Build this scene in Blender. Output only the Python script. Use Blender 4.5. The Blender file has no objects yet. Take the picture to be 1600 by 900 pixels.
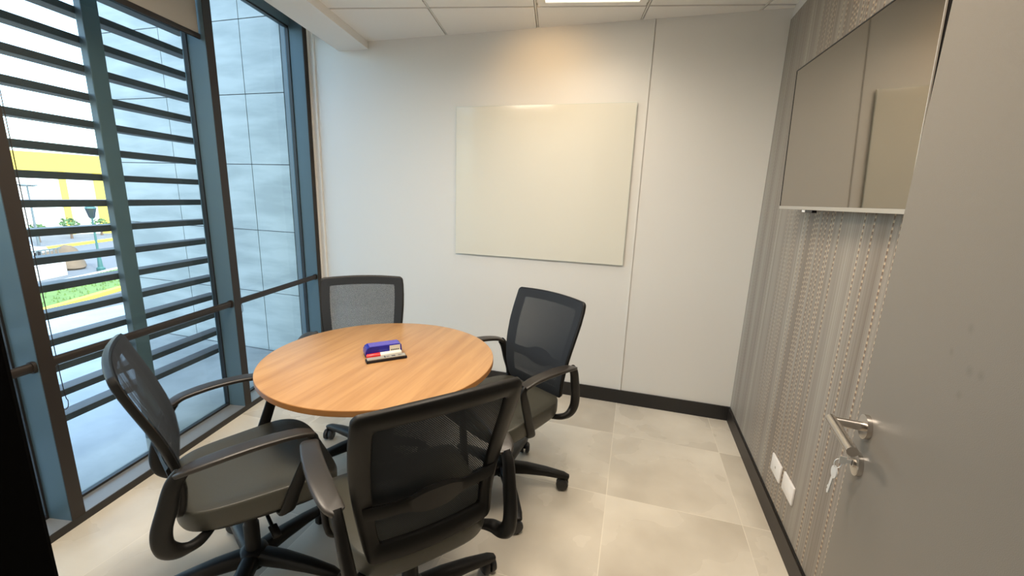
import bpy, bmesh, math, random
from mathutils import Vector, Matrix
random.seed(7)
S = bpy.context.scene
COL = S.collection
PI = math.pi
R = math.radians

# ------------------------------------------------------------------ camera
F_PX = 653.81
YAW, PITCH, ROLL = -0.2812, 0.2124, 0.0348
CAM = Vector((-0.7293, -2.9611, 1.45))
cy, sy, cp, sp = math.cos(YAW), math.sin(YAW), math.cos(PITCH), math.sin(PITCH)
fwd = Vector((sy * cp, cy * cp, -sp)); rgt = Vector((cy, -sy, 0)); upv = rgt.cross(fwd)
cr, sr = math.cos(ROLL), math.sin(ROLL)
r2 = rgt * cr + upv * sr; u2 = -rgt * sr + upv * cr
cam = bpy.data.cameras.new('camera'); cam.sensor_width = 36; cam.lens = F_PX / 1600 * 36
cam.clip_start = 0.02; cam.clip_end = 1000
co = bpy.data.objects.new('camera', cam); COL.objects.link(co)
co.matrix_world = Matrix(((r2.x, u2.x, -fwd.x, CAM.x), (r2.y, u2.y, -fwd.y, CAM.y), (r2.z, u2.z, -fwd.z, CAM.z), (0, 0, 0, 1)))
S.camera = co

# ------------------------------------------------------------------ exposure, sky, sun, lamps
S.view_settings.view_transform = 'Standard'; S.view_settings.look = 'None'
S.view_settings.gamma = 1; S.view_settings.use_curve_mapping = False
S.view_settings.exposure = 0.3
W = bpy.data.worlds.new('world'); S.world = W; W.use_nodes = True
wn = W.node_tree.nodes; wl = W.node_tree.links
bg = wn['Background']
sky = wn.new('ShaderNodeTexSky'); sky.sky_type = 'NISHITA'; sky.sun_disc = False
sky.sun_elevation = R(48); sky.sun_rotation = R(100); sky.air_density = 1.0; sky.dust_density = 2.0
hz = wn.new('ShaderNodeMix'); hz.data_type = 'RGBA'; hz.inputs['Factor'].default_value = 0.55; hz.inputs['B'].default_value = (1.0, 1.03, 1.06, 1)
wl.new(sky.outputs[0], hz.inputs['A']); wl.new(hz.outputs['Result'], bg.inputs[0]); bg.inputs[1].default_value = 1.5
sun = bpy.data.lights.new('sun', 'SUN'); sun.energy = 2.6; sun.angle = R(0.6); sun.color = (1, 0.96, 0.88)
so = bpy.data.objects.new('sun', sun); COL.objects.link(so)
so.rotation_euler = Vector((-0.62, 0.22, -0.75)).to_track_quat('-Z', 'Y').to_euler()

H = 2.546                         # ceiling height
WX, WA = -3.2989, 0.1834           # window wall: position at the back wall, slant
DW = Vector((math.sin(WA), -math.cos(WA), 0))     # along the window wall towards the camera
NO = Vector((-math.cos(WA), -math.sin(WA), 0))    # outwards
def wp(t, off=0, z=0): return Vector((WX, 0, 0)) + DW * t + NO * off + Vector((0, 0, z))
M_WIN = Matrix(((DW.x, NO.x, 0, WX), (DW.y, NO.y, 0, 0), (0, 0, 1, 0), (0, 0, 0, 1)))   # local (t, off, z)

def area(name, loc, rot, sx, sy_, power, color, spread=180):
    l = bpy.data.lights.new(name, 'AREA'); l.shape = 'RECTANGLE'; l.size = sx; l.size_y = sy_
    l.energy = power; l.color = color; l.spread = R(spread)
    o = bpy.data.objects.new(name, l); COL.objects.link(o); o.location = loc; o.rotation_euler = rot
    return o
CR = -WA                          # (ceiling grid turned with the window wall)
PANELS = [(-1.038, -0.562, 3, 130), (-0.803, -1.828, 19, 170), (-2.070, -2.065, 26, 170)]   # x, y, power, spread; last two are unseen panels added as fill
for px, py, pw, spr in PANELS:
    area('panel_light', (px, py, H - 0.012), (0, 0, WA), 0.52, 0.52, pw, (1.0, 0.86, 0.70), spr)
sl = bpy.data.lights.new('downlight', 'SPOT'); sl.energy = 7; sl.color = (1.0, 0.60, 0.24); sl.spot_size = R(95); sl.spot_blend = 1.0; sl.shadow_soft_size = 0.04
slo = bpy.data.objects.new('downlight', sl); COL.objects.link(slo); slo.location = (-1.42, -0.62, H - 0.03)
slo.rotation_euler = Vector((0.02, 0.80, -0.5)).to_track_quat('-Z', 'Y').to_euler()

# ------------------------------------------------------------------ materials
def mat(name, col, rough=0.5, metal=0.0, spec=0.5, bump=None, vary=None, coat=0.0, sheen=0.0):
    m = bpy.data.materials.new(name); m.use_nodes = True
    n = m.node_tree.nodes; l = m.node_tree.links; b = n['Principled BSDF']
    b.inputs['Base Color'].default_value = (*col, 1); b.inputs['Roughness'].default_value = rough
    b.inputs['Metallic'].default_value = metal; b.inputs['Specular IOR Level'].default_value = spec
    b.inputs['Coat Weight'].default_value = coat; b.inputs['Sheen Weight'].default_value = sheen
    tc = n.new('ShaderNodeTexCoord')
    if vary:
        sc, amt = vary
        nz = n.new('ShaderNodeTexNoise'); nz.inputs['Scale'].default_value = sc; nz.inputs['Detail'].default_value = 5
        l.new(tc.outputs['Object'], nz.inputs['Vector'])
        mx = n.new('ShaderNodeMix'); mx.data_type = 'RGBA'
        mx.inputs['A'].default_value = (*[c * (1 - amt) for c in col], 1); mx.inputs['B'].default_value = (*[min(1, c * (1 + amt)) for c in col], 1)
        l.new(nz.outputs['Fac'], mx.inputs['Factor']); l.new(mx.outputs['Result'], b.inputs['Base Color'])
    if bump:
        sc, st = bump
        nz = n.new('ShaderNodeTexNoise'); nz.inputs['Scale'].default_value = sc; nz.inputs['Detail'].default_value = 3
        l.new(tc.outputs['Object'], nz.inputs['Vector'])
        bp = n.new('ShaderNodeBump'); bp.inputs['Strength'].default_value = st; bp.inputs['Distance'].default_value = 0.002
        l.new(nz.outputs['Fac'], bp.inputs['Height']); l.new(bp.outputs['Normal'], b.inputs['Normal'])
    return m
def G(m): return m.node_tree.nodes, m.node_tree.links, m.node_tree.nodes['Principled BSDF']
def math_node(n, l, op, a, b=None, c=None):
    k = n.new('ShaderNodeMath'); k.operation = op
    for i, v in enumerate((a, b, c)):
        if v is None: continue
        if isinstance(v, (int, float)): k.inputs[i].default_value = v
        else: l.new(v, k.inputs[i])
    return k.outputs[0]

M = {}
M['wall'] = mat('white_wall_paint', (0.745, 0.735, 0.70), 0.5, bump=(180, 0.12))
M['ceiling'] = mat('ceiling_tile_white', (0.90, 0.88, 0.84), 0.9, bump=(350, 0.3))
M['beam'] = mat('beam_plaster', (0.88, 0.86, 0.82), 0.6)
M['tbar'] = mat('ceiling_bar', (0.80, 0.78, 0.73), 0.5)
M['groove'] = mat('ceiling_groove', (0.30, 0.27, 0.23), 0.8)
M['black_skirt'] = mat('black_skirting', (0.014, 0.013, 0.013), 0.35)
M['mullion'] = mat('anodised_mullion', (0.09, 0.145, 0.175), 0.40, metal=0.2)  # side tone; the blue of the outdoor light is put into this colour
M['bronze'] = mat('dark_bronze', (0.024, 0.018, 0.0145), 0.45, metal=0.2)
M['louver'] = mat('louver_metal', (0.068, 0.058, 0.062), 0.5, metal=0.2, vary=(6, 0.2))
M['post'] = mat('post_metal', (0.14, 0.16, 0.17), 0.45, metal=0.3, vary=(5, 0.15))
M['sill'] = mat('sill_metal', (0.30, 0.31, 0.31), 0.38, metal=0.4)
M['blind'] = mat('blind_fabric', (0.42, 0.39, 0.34), 0.9, bump=(600, 0.3))
M['plastic'] = mat('black_plastic', (0.008, 0.0078, 0.0075), 0.42, bump=(900, 0.10), spec=0.28)
M['arm'] = mat('armrest_plastic', (0.022, 0.018, 0.0145), 0.38, bump=(900, 0.10), spec=0.6)
M['seat'] = mat('seat_leatherette', (0.055, 0.054, 0.042), 0.42, bump=(500, 0.25), spec=0.5)
M['caster'] = mat('caster_rubber', (0.018, 0.018, 0.019), 0.45)
M['chrome'] = mat('brushed_steel', (0.62, 0.58, 0.54), 0.22, metal=1.0)
M['nickel'] = mat('key_nickel', (0.80, 0.82, 0.82), 0.35, metal=0.5)
M['door'] = mat('door_laminate', (0.185, 0.168, 0.146), 0.38, bump=(600, 0.14), spec=0.5)
M['black'] = mat('unlit_black_frame', (0.002, 0.002, 0.002), 0.9, spec=0.05)
M['socket'] = mat('socket_white', (0.88, 0.86, 0.84), 0.3)
M['steel_grey'] = mat('bezel_silver', (0.52, 0.50, 0.46), 0.35, metal=0.5)
M['tvback'] = mat('tv_shell', (0.010, 0.010, 0.013), 0.4)
M['screen'] = mat('tv_screen', (0.36, 0.33, 0.29), 0.035, metal=1.0)
M['board'] = mat('white_glass_board', (0.73, 0.715, 0.63), 0.08, spec=0.3)
M['board_edge'] = mat('glass_edge', (0.60, 0.66, 0.60), 0.15)
M['felt'] = mat('black_felt', (0.012, 0.010, 0.012), 0.95)
M['blue'] = mat('blue_eraser_plastic', (0.012, 0.014, 0.30), 0.22, vary=(40, 0.4))
M['lilac'] = mat('lilac_highlight', (0.10, 0.08, 0.42), 0.25)
M['paper'] = mat('label_paper', (0.70, 0.66, 0.56), 0.6)
M['silver'] = mat('silver_label', (0.42, 0.41, 0.36), 0.35, metal=0.3)
M['ink'] = mat('label_ink', (0.06, 0.06, 0.07), 0.6)
M['white_plastic'] = mat('white_plastic', (0.82, 0.80, 0.72), 0.3)
M['red'] = mat('red_plastic', (0.62, 0.03, 0.03), 0.3)
M['yellow_wall'] = mat('yellow_render', (0.60, 0.44, 0.07), 0.8)
M['pale_wall'] = mat('pale_render', (0.80, 0.78, 0.72), 0.8)
M['asphalt'] = mat('asphalt', (0.15, 0.15, 0.16), 0.9, vary=(0.8, 0.12))
M['concrete'] = mat('concrete', (0.62, 0.60, 0.56), 0.8, vary=(1.2, 0.1))
M['yellow_paint'] = mat('yellow_paint', (0.85, 0.62, 0.05), 0.7)
M['road_paint'] = mat('road_paint', (0.85, 0.85, 0.85), 0.7)
M['lamp_green'] = mat('lamp_post_green', (0.03, 0.10, 0.09), 0.5)
M['rock'] = mat('brown_rock', (0.17, 0.115, 0.075), 0.9, vary=(1.5, 0.4))
M['grass'] = mat('grass', (0.13, 0.20, 0.05), 0.95, vary=(2.0, 0.35))
M['foliage'] = mat('foliage', (0.10, 0.17, 0.06), 0.9, vary=(3.0, 0.4))
M['trunk'] = mat('trunk', (0.14, 0.09, 0.06), 0.9)
M['car_paint'] = mat('pale_car_paint', (0.60, 0.62, 0.66), 0.3)
M['car_glass'] = mat('car_window', (0.03, 0.04, 0.05), 0.1)
M['cloth_red'] = mat('dark_red_cloth', (0.25, 0.05, 0.06), 0.9)
M['skin'] = mat('skin', (0.35, 0.2, 0.14), 0.6)
M['diffuser'] = mat('panel_diffuser', (0.9, 0.88, 0.82), 0.5)
n, l, b = G(M['diffuser']); b.inputs['Emission Color'].default_value = (1, 0.88, 0.70, 1); b.inputs['Emission Strength'].default_value = 1.6

n, l, b = G(M['door']); tc = n.new('ShaderNodeTexCoord'); acc = None
for sx_, sz_, sr_ in ((0.611, 1.286, .010), (0.641, 1.240, .008), (0.589, 1.228, .011), (0.597, 1.187, .009), (0.563, 1.231, .010)):
    d = n.new('ShaderNodeVectorMath'); d.operation = 'DISTANCE'; l.new(tc.outputs['Object'], d.inputs[0]); d.inputs[1].default_value = (sx_, 0, sz_)
    q = math_node(n, l, 'SUBTRACT', 1.0, math_node(n, l, 'MINIMUM', math_node(n, l, 'DIVIDE', d.outputs['Value'], sr_), 1.0))
    acc = q if acc is None else math_node(n, l, 'MAXIMUM', acc, q)
mx = n.new('ShaderNodeMix'); mx.data_type = 'RGBA'; l.new(math_node(n, l, 'MULTIPLY', acc, 0.3), mx.inputs['Factor']); mx.inputs['A'].default_value = b.inputs['Base Color'].default_value; mx.inputs['B'].default_value = (0.07, 0.06, 0.05, 1); l.new(mx.outputs['Result'], b.inputs['Base Color'])

# clear glass: tinted transmission with a fresnel reflection
def glass_mat(name, tint, ior=1.45):
    m = bpy.data.materials.new(name); m.use_nodes = True
    n, l = m.node_tree.nodes, m.node_tree.links; n.clear()
    o = n.new('ShaderNodeOutputMaterial'); t = n.new('ShaderNodeBsdfTransparent'); t.inputs[0].default_value = (*tint, 1)
    g = n.new('ShaderNodeBsdfGlossy'); g.inputs['Roughness'].default_value = 0.01
    f = n.new('ShaderNodeFresnel'); f.inputs[0].default_value = ior
    mx = n.new('ShaderNodeMixShader'); ge = n.new('ShaderNodeNewGeometry'); fr = n.new('ShaderNodeMath'); fr.operation = 'SUBTRACT'; fr.inputs[0].default_value = 1; l.new(ge.outputs['Backfacing'], fr.inputs[1])
    ml = n.new('ShaderNodeMath'); ml.operation = 'MULTIPLY'; l.new(f.outputs[0], ml.inputs[0]); l.new(fr.outputs[0], ml.inputs[1])
    l.new(ml.outputs[0], mx.inputs[0]); l.new(t.outputs[0], mx.inputs[1]); l.new(g.outputs[0], mx.inputs[2]); l.new(mx.outputs[0], o.inputs[0])
    return m
M['glass'] = glass_mat('window_glass', (0.86, 0.955, 0.97), 1.35)

# mesh fabric with real see-through holes, laid out in the panel's own metres (UV)
def mesh_fabric():
    m = bpy.data.materials.new('mesh_fabric'); m.use_nodes = True
    n, l, b = G(m)
    b.inputs['Base Color'].default_value = (0.036, 0.042, 0.050, 1); b.inputs['Roughness'].default_value = 0.75
    b.inputs['Specular IOR Level'].default_value = 0.2
    uv = n.new('ShaderNodeUVMap'); s = n.new('ShaderNodeSeparateXYZ'); l.new(uv.outputs[0], s.inputs[0])
    a = math_node(n, l, 'SINE', math_node(n, l, 'MULTIPLY', s.outputs[0], 2 * PI / 0.0056))
    row = math_node(n, l, 'MULTIPLY', s.outputs[1], 2 * PI / 0.0068)
    c = math_node(n, l, 'SINE', row)
    k = math_node(n, l, 'MULTIPLY', a, c)
    hole = math_node(n, l, 'GREATER_THAN', k, 0.24)
    l.new(math_node(n, l, 'SUBTRACT', 1.0, hole), b.inputs['Alpha'])
    return m
M['mesh'] = mesh_fabric()

# wood laminate for the table
def wood_mat():
    m = mat('oak_laminate', (0.6, 0.3, 0.1), 0.33, spec=0.45); n, l, b = G(m)
    tc = n.new('ShaderNodeTexCoord'); mp = n.new('ShaderNodeMapping'); mp.inputs['Rotation'].default_value = (0, 0, R(-8)); mp.inputs['Scale'].default_value = (14, 1.1, 1)
    l.new(tc.outputs['Object'], mp.inputs[0])
    nz = n.new('ShaderNodeTexNoise'); nz.inputs['Scale'].default_value = 1.6; nz.inputs['Detail'].default_value = 6; nz.inputs['Roughness'].default_value = 0.55; nz.inputs['Distortion'].default_value = 0.5
    l.new(mp.outputs[0], nz.inputs[0])
    mp2 = n.new('ShaderNodeMapping'); mp2.inputs['Rotation'].default_value = (0, 0, R(-8)); mp2.inputs['Scale'].default_value = (160, 5, 1); l.new(tc.outputs['Object'], mp2.inputs[0])
    n2 = n.new('ShaderNodeTexNoise'); n2.inputs['Scale'].default_value = 1.0; n2.inputs['Detail'].default_value = 2; l.new(mp2.outputs[0], n2.inputs[0])
    s = math_node(n, l, 'ADD', math_node(n, l, 'MULTIPLY', nz.outputs[0], 0.8), math_node(n, l, 'MULTIPLY', n2.outputs[0], 0.2))
    r = n.new('ShaderNodeValToRGB'); r.color_ramp.elements[0].position = 0.34; r.color_ramp.elements[0].color = (0.39, 0.205, 0.085, 1)
    r.color_ramp.elements[1].position = 0.66; r.color_ramp.elements[1].color = (0.53, 0.305, 0.135, 1)
    l.new(s, r.inputs[0]); l.new(r.outputs[0], b.inputs['Base Color'])
    return m
M['wood'] = wood_mat()
M['wood_edge'] = mat('table_edge_band', (0.42, 0.19, 0.055), 0.4, vary=(20, 0.12))

# floor: cloudy porcelain tiles 0.62 x 0.60 with thin pale joints
def floor_mat():
    m = mat('cement_tile', (0.5, 0.47, 0.4), 0.24, spec=0.45); n, l, b = G(m)
    tc = n.new('ShaderNodeTexCoord'); s = n.new('ShaderNodeSeparateXYZ'); l.new(tc.outputs['Object'], s.inputs[0])
    def joint(ax, off, size, w):
        f = math_node(n, l, 'FRACT', math_node(n, l, 'DIVIDE', math_node(n, l, 'ADD', ax, off), size))
        return math_node(n, l, 'LESS_THAN', f, w / size)
    j = math_node(n, l, 'MAXIMUM', joint(s.outputs[0], 0.132 + 62 * 0.62, 0.62, 0.0035), joint(s.outputs[1], 0.445 + 60 * 0.6, 0.60, 0.0035))
    # per-tile tone
    cx = math_node(n, l, 'FLOOR', math_node(n, l, 'DIVIDE', math_node(n, l, 'ADD', s.outputs[0], 0.132 + 62 * .62), 0.62))
    cyy = math_node(n, l, 'FLOOR', math_node(n, l, 'DIVIDE', math_node(n, l, 'ADD', s.outputs[1], 0.445 + 36), 0.60))
    cb = n.new('ShaderNodeCombineXYZ'); l.new(cx, cb.inputs[0]); l.new(cyy, cb.inputs[1])
    wn_ = n.new('ShaderNodeTexWhiteNoise'); l.new(cb.outputs[0], wn_.inputs[0])
    off = n.new('ShaderNodeVectorMath'); off.operation = 'SCALE'; l.new(wn_.outputs['Color'], off.inputs[0]); off.inputs['Scale'].default_value = 7
    ad = n.new('ShaderNodeVectorMath'); l.new(tc.outputs['Object'], ad.inputs[0]); l.new(off.outputs[0], ad.inputs[1])
    nz = n.new('ShaderNodeTexNoise'); nz.inputs['Scale'].default_value = 2.3; nz.inputs['Detail'].default_value = 4; nz.inputs['Roughness'].default_value = 0.45; nz.inputs['Distortion'].default_value = 0.0
    l.new(ad.outputs[0], nz.inputs[0])
    r = n.new('ShaderNodeValToRGB'); e = r.color_ramp.elements
    e[0].position = 0.32; e[0].color = (0.56, 0.505, 0.415, 1); e[1].position = 0.68; e[1].color = (0.80, 0.745, 0.635, 1)
    l.new(nz.outputs[0], r.inputs[0])
    mx = n.new('ShaderNodeMix'); mx.data_type = 'RGBA'; l.new(j, mx.inputs['Factor']); l.new(r.outputs[0], mx.inputs['A']); mx.inputs['B'].default_value = (0.86, 0.80, 0.68, 1)
    l.new(mx.outputs['Result'], b.inputs['Base Color'])
    l.new(math_node(n, l, 'ADD', math_node(n, l, 'MULTIPLY', nz.outputs[0], 0.22), 0.16), b.inputs['Roughness'])
    return m
M['floor'] = floor_mat()

# grey-brown striped wall covering with vertical strings of pale stitches; object Y is along the wall
def paper_mat():
    m = mat('striped_wallcovering', (0.25, 0.22, 0.19), 0.5, spec=0.4); n, l, b = G(m)
    tc = n.new('ShaderNodeTexCoord'); s = n.new('ShaderNodeSeparateXYZ'); l.new(tc.outputs['Object'], s.inputs[0])
    def stripes(sc, detail):
        mp = n.new('ShaderNodeMapping'); mp.inputs['Scale'].default_value = (0, sc, sc * 0.006); l.new(tc.outputs['Object'], mp.inputs[0])
        z = n.new('ShaderNodeTexNoise'); z.inputs['Scale'].default_value = 1; z.inputs['Detail'].default_value = detail; l.new(mp.outputs[0], z.inputs[0]); return z.outputs[0]
    big, fine = stripes(9, 3), stripes(95, 3)
    t = math_node(n, l, 'ADD', math_node(n, l, 'MULTIPLY', big, 0.55), math_node(n, l, 'MULTIPLY', fine, 0.45))
    r = n.new('ShaderNodeValToRGB'); e = r.color_ramp.elements
    e[0].position = 0.36; e[0].color = (0.19, 0.158, 0.13, 1); e[1].position = 0.64; e[1].color = (0.38, 0.35, 0.305, 1)
    k = e.new(0.5); k.color = (0.28, 0.25, 0.215, 1)
    l.new(t, r.inputs[0])
    # stitches: columns at irregular places, dashes along z
    P = 0.021
    colid = math_node(n, l, 'FLOOR', math_node(n, l, 'DIVIDE', s.outputs[1], P))
    fy = math_node(n, l, 'FRACT', math_node(n, l, 'DIVIDE', s.outputs[1], P))
    wnz = n.new('ShaderNodeTexWhiteNoise'); wnz.noise_dimensions = '1D'; l.new(colid, wnz.inputs['W'])
    mp = n.new('ShaderNodeMapping'); mp.inputs['Scale'].default_value = (0, 6.5, 0); l.new(tc.outputs['Object'], mp.inputs[0])
    grp = n.new('ShaderNodeTexNoise'); grp.inputs['Scale'].default_value = 1; grp.inputs['Detail'].default_value = 0; l.new(mp.outputs[0], grp.inputs[0])
    on = math_node(n, l, 'GREATER_THAN', math_node(n, l, 'ADD', math_node(n, l, 'MULTIPLY', wnz.outputs['Value'], 0.5), grp.outputs[0]), 0.79)
    incol = math_node(n, l, 'MULTIPLY', on, math_node(n, l, 'LESS_THAN', math_node(n, l, 'ABSOLUTE', math_node(n, l, 'SUBTRACT', fy, 0.5)), 0.20))
    fz = math_node(n, l, 'FRACT', math_node(n, l, 'ADD', math_node(n, l, 'DIVIDE', s.outputs[2], 0.021), math_node(n, l, 'MULTIPLY', wnz.outputs['Value'], 3.0)))
    light = math_node(n, l, 'MULTIPLY', incol, math_node(n, l, 'LESS_THAN', fz, 0.36))
    dark = math_node(n, l, 'MULTIPLY', incol, math_node(n, l, 'GREATER_THAN', fz, 0.52))
    fade = n.new('ShaderNodeMapRange'); l.new(s.outputs[1], fade.inputs[0]); fade.inputs[1].default_value = -0.35; fade.inputs[2].default_value = -1.0; fade.inputs[3].default_value = 0.12; fade.inputs[4].default_value = 1.0
    light = math_node(n, l, 'MULTIPLY', light, fade.outputs[0]); dark = math_node(n, l, 'MULTIPLY', dark, fade.outputs[0])
    m1 = n.new('ShaderNodeMix'); m1.data_type = 'RGBA'; l.new(math_node(n, l, 'MULTIPLY', dark, 0.75), m1.inputs['Factor']); l.new(r.outputs[0], m1.inputs['A']); m1.inputs['B'].default_value = (0.16, 0.085, 0.05, 1)
    m2 = n.new('ShaderNodeMix'); m2.data_type = 'RGBA'; l.new(math_node(n, l, 'MULTIPLY', light, 0.8), m2.inputs['Factor']); l.new(m1.outputs['Result'], m2.inputs['A']); m2.inputs['B'].default_value = (0.60, 0.45, 0.29, 1)
    l.new(m2.outputs['Result'], b.inputs['Base Color'])
    bp = n.new('ShaderNodeBump'); bp.inputs['Strength'].default_value = 0.25; bp.inputs['Distance'].default_value = 0.002
    l.new(math_node(n, l, 'ADD', fine, light), bp.inputs['Height']); l.new(bp.outputs[0], b.inputs['Normal'])
    return m
M['paper'] = M['paper']; M['wallpaper'] = paper_mat()

# outdoor marble cladding: grey veins stretched level, painting in the blades' shadow bands (joints are modelled)
def marble_mat(name, c0, c1, rough):
    m = mat(name, c0, rough, spec=0.5); n, l, b = G(m)
    tc = n.new('ShaderNodeTexCoord'); mp = n.new('ShaderNodeMapping'); mp.inputs['Scale'].default_value = (0.8, 0.8, 4.0); l.new(tc.outputs['Object'], mp.inputs[0])
    z = n.new('ShaderNodeTexNoise'); z.inputs['Scale'].default_value = 2.2; z.inputs['Detail'].default_value = 7; z.inputs['Distortion'].default_value = 0.15; l.new(mp.outputs[0], z.inputs[0])
    r = n.new('ShaderNodeValToRGB'); e = r.color_ramp.elements; e[0].position = 0.36; e[0].color = (*c0, 1); e[1].position = 0.62; e[1].color = (*c1, 1)
    l.new(z.outputs[0], r.inputs[0]); l.new(r.outputs[0], b.inputs['Base Color'])
    return m
M['marble'] = marble_mat('marble_cladding', (0.36, 0.38, 0.365), (0.50, 0.515, 0.49), 0.4)
M['paving'] = marble_mat('terrace_paving', (0.24, 0.245, 0.24), (0.38, 0.38, 0.365), 0.10)

# ------------------------------------------------------------------ mesh helpers
class MB:
    def __init__(s): s.bm = bmesh.new()
    def box(s, lo, hi, bev=0.0, mtx=None, seg=2):
        r = bmesh.ops.create_cube(s.bm, size=1.0); vs = r['verts']
        for v in vs:
            v.co = Vector([lo[i] + (v.co[i] + 0.5) * (hi[i] - lo[i]) for i in range(3)])
        if bev > 0:
            es = list({e for v in vs for e in v.link_edges})
            rr = bmesh.ops.bevel(s.bm, geom=es, offset=bev, segments=seg, profile=0.5, affect='EDGES')
            vs = list({v for f in rr['faces'] for v in f.verts} | {v for v in vs if v.is_valid})
        if mtx is not None:
            for v in vs: v.co = mtx @ v.co
        return s
    def tube(s, pts, rad, n=10, rb=None, up=Vector((0, 0, 1)), cap=True, power=1.0):
        """sweep an ellipse (rad sideways, rb along 'up') along pts; rad/rb may be lists"""
        pts = [Vector(p) for p in pts]; N = len(pts)
        ra = rad if isinstance(rad, (list, tuple)) else [rad] * N
        rbl = ra if rb is None else (rb if isinstance(rb, (list, tuple)) else [rb] * N)
        rings = []
        for i, p in enumerate(pts):
            t = (pts[min(i + 1, N - 1)] - pts[max(i - 1, 0)]).normalized()
            side = t.cross(up)
            if side.length < 1e-4: side = t.cross(Vector((1, 0, 0)))
            side.normalize(); u = side.cross(t).normalized()
            ring = []
            for k in range(n):
                a = 2 * PI * k / n + PI / n
                c_, s_ = math.cos(a), math.sin(a)
                if power != 1.0:
                    c_ = math.copysign(abs(c_) ** power, c_); s_ = math.copysign(abs(s_) ** power, s_)
                ring.append(s.bm.verts.new(p + side * (ra[i] * c_) + u * (rbl[i] * s_)))
            rings.append(ring)
        for a_, b_ in zip(rings, rings[1:]):
            for k in range(n): s.bm.faces.new((a_[k], a_[(k + 1) % n], b_[(k + 1) % n], b_[k]))
        if cap:
            s.bm.faces.new(rings[0][::-1]); s.bm.faces.new(rings[-1])
        return s
    def cyl(s, a, b, r, r_b=None, n=24):
        a, b = Vector(a), Vector(b); up = Vector((0, 0, 1)) if abs((b - a).normalized().z) < 0.9 else Vector((0, 1, 0))
        rr = [r, r if r_b is None else r_b]
        return s.tube([a, b], rr, n=n, up=up)
    def lathe(s, prof, n=48, center=(0, 0, 0)):
        c = Vector(center); rings = []
        for r, z in prof:
            if r < 1e-6: rings.append([s.bm.verts.new(c + Vector((0, 0, z)))])
            else: rings.append([s.bm.verts.new(c + Vector((r * math.cos(2 * PI * k / n), r * math.sin(2 * PI * k / n), z))) for k in range(n)])
        for a_, b_ in zip(rings, rings[1:]):
            for k in range(n):
                k2 = (k + 1) % n
                if len(a_) == 1 and len(b_) == 1: continue
                if len(a_) == 1: s.bm.faces.new((a_[0], b_[k], b_[k2]))
                elif len(b_) == 1: s.bm.faces.new((a_[k], a_[k2], b_[0]))
                else: s.bm.faces.new((a_[k], a_[k2], b_[k2], b_[k]))
        return s
    def prism(s, poly, z0, z1, mtx=None):
        lo = [s.bm.verts.new((x, y, z0)) for x, y in poly]; hi = [s.bm.verts.new((x, y, z1)) for x, y in poly]
        n = len(poly)
        s.bm.faces.new(lo[::-1]); s.bm.faces.new(hi)
        for k in range(n): s.bm.faces.new((lo[k], lo[(k + 1) % n], hi[(k + 1) % n], hi[k]))
        if mtx is not None:
            for v in lo + hi: v.co = mtx @ v.co
        return s
    def xform(s, mtx):
        for v in s.bm.verts: v.co = mtx @ v.co
        return s
    def build(s, name, material, parent=None, smooth=None, org=None, rz=0.0):
        bmesh.ops.recalc_face_normals(s.bm, faces=s.bm.faces)
        if org is not None:
            mi = (Matrix.Translation(org) @ Matrix.Rotation(rz, 4, 'Z')).inverted()
            for v in s.bm.verts: v.co = mi @ v.co
        me = bpy.data.meshes.new(name)
        if smooth is not None:
            for f in s.bm.faces: f.smooth = True
            for e in s.bm.edges:
                if len(e.link_faces) == 2 and e.calc_face_angle(0) > R(smooth): e.smooth = False
        s.bm.to_mesh(me); s.bm.free()
        mats = material if isinstance(material, list) else [material]
        for k in mats: me.materials.append(k)
        o = bpy.data.objects.new(name, me); COL.objects.link(o)
        if org is not None: o.location = org; o.rotation_euler = (0, 0, rz)
        if parent is not None: o.parent = parent
        return o
def tag(o, label=None, cat=None, group=None, kind=None):
    if label: o['label'] = label
    if cat: o['category'] = cat
    if group: o['group'] = group
    if kind: o['kind'] = kind
    return o
def empty(name, loc, rz, label, cat, group=None):
    o = bpy.data.objects.new(name, None); COL.objects.link(o); o.location = loc; o.rotation_euler = (0, 0, rz)
    o.empty_display_size = 0.1
    return tag(o, label, cat, group)
def struct(o): o['kind'] = 'structure'; return o
def catmull(P, k=6):
    P = [Vector(p) for p in P]; out = []
    for i in range(len(P) - 1):
        p0, p1, p2, p3 = P[max(i - 1, 0)], P[i], P[i + 1], P[min(i + 2, len(P) - 1)]
        for j in range(k):
            t = j / k
            out.append(0.5 * ((2 * p1) + (p2 - p0) * t + (2 * p0 - 5 * p1 + 4 * p2 - p3) * t * t + (3 * p1 - p0 - 3 * p2 + p3) * t ** 3))
    out.append(P[-1]); return out
def interp(xs, ys, x):
    if x <= xs[0]: return ys[0]
    for i in range(len(xs) - 1):
        if x <= xs[i + 1]:
            return ys[i] + (ys[i + 1] - ys[i]) * (x - xs[i]) / (xs[i + 1] - xs[i])
    return ys[-1]
def clip(poly, p, nrm):
    out = []; n_ = len(poly)
    for i in range(n_):
        a, b_ = Vector(poly[i]), Vector(poly[(i + 1) % n_])
        da, db = (a - p).dot(nrm), (b_ - p).dot(nrm)
        if da >= 0: out.append(tuple(a))
        if da * db < 0: out.append(tuple(a + (b_ - a) * (da / (da - db))))
    return out

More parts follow.
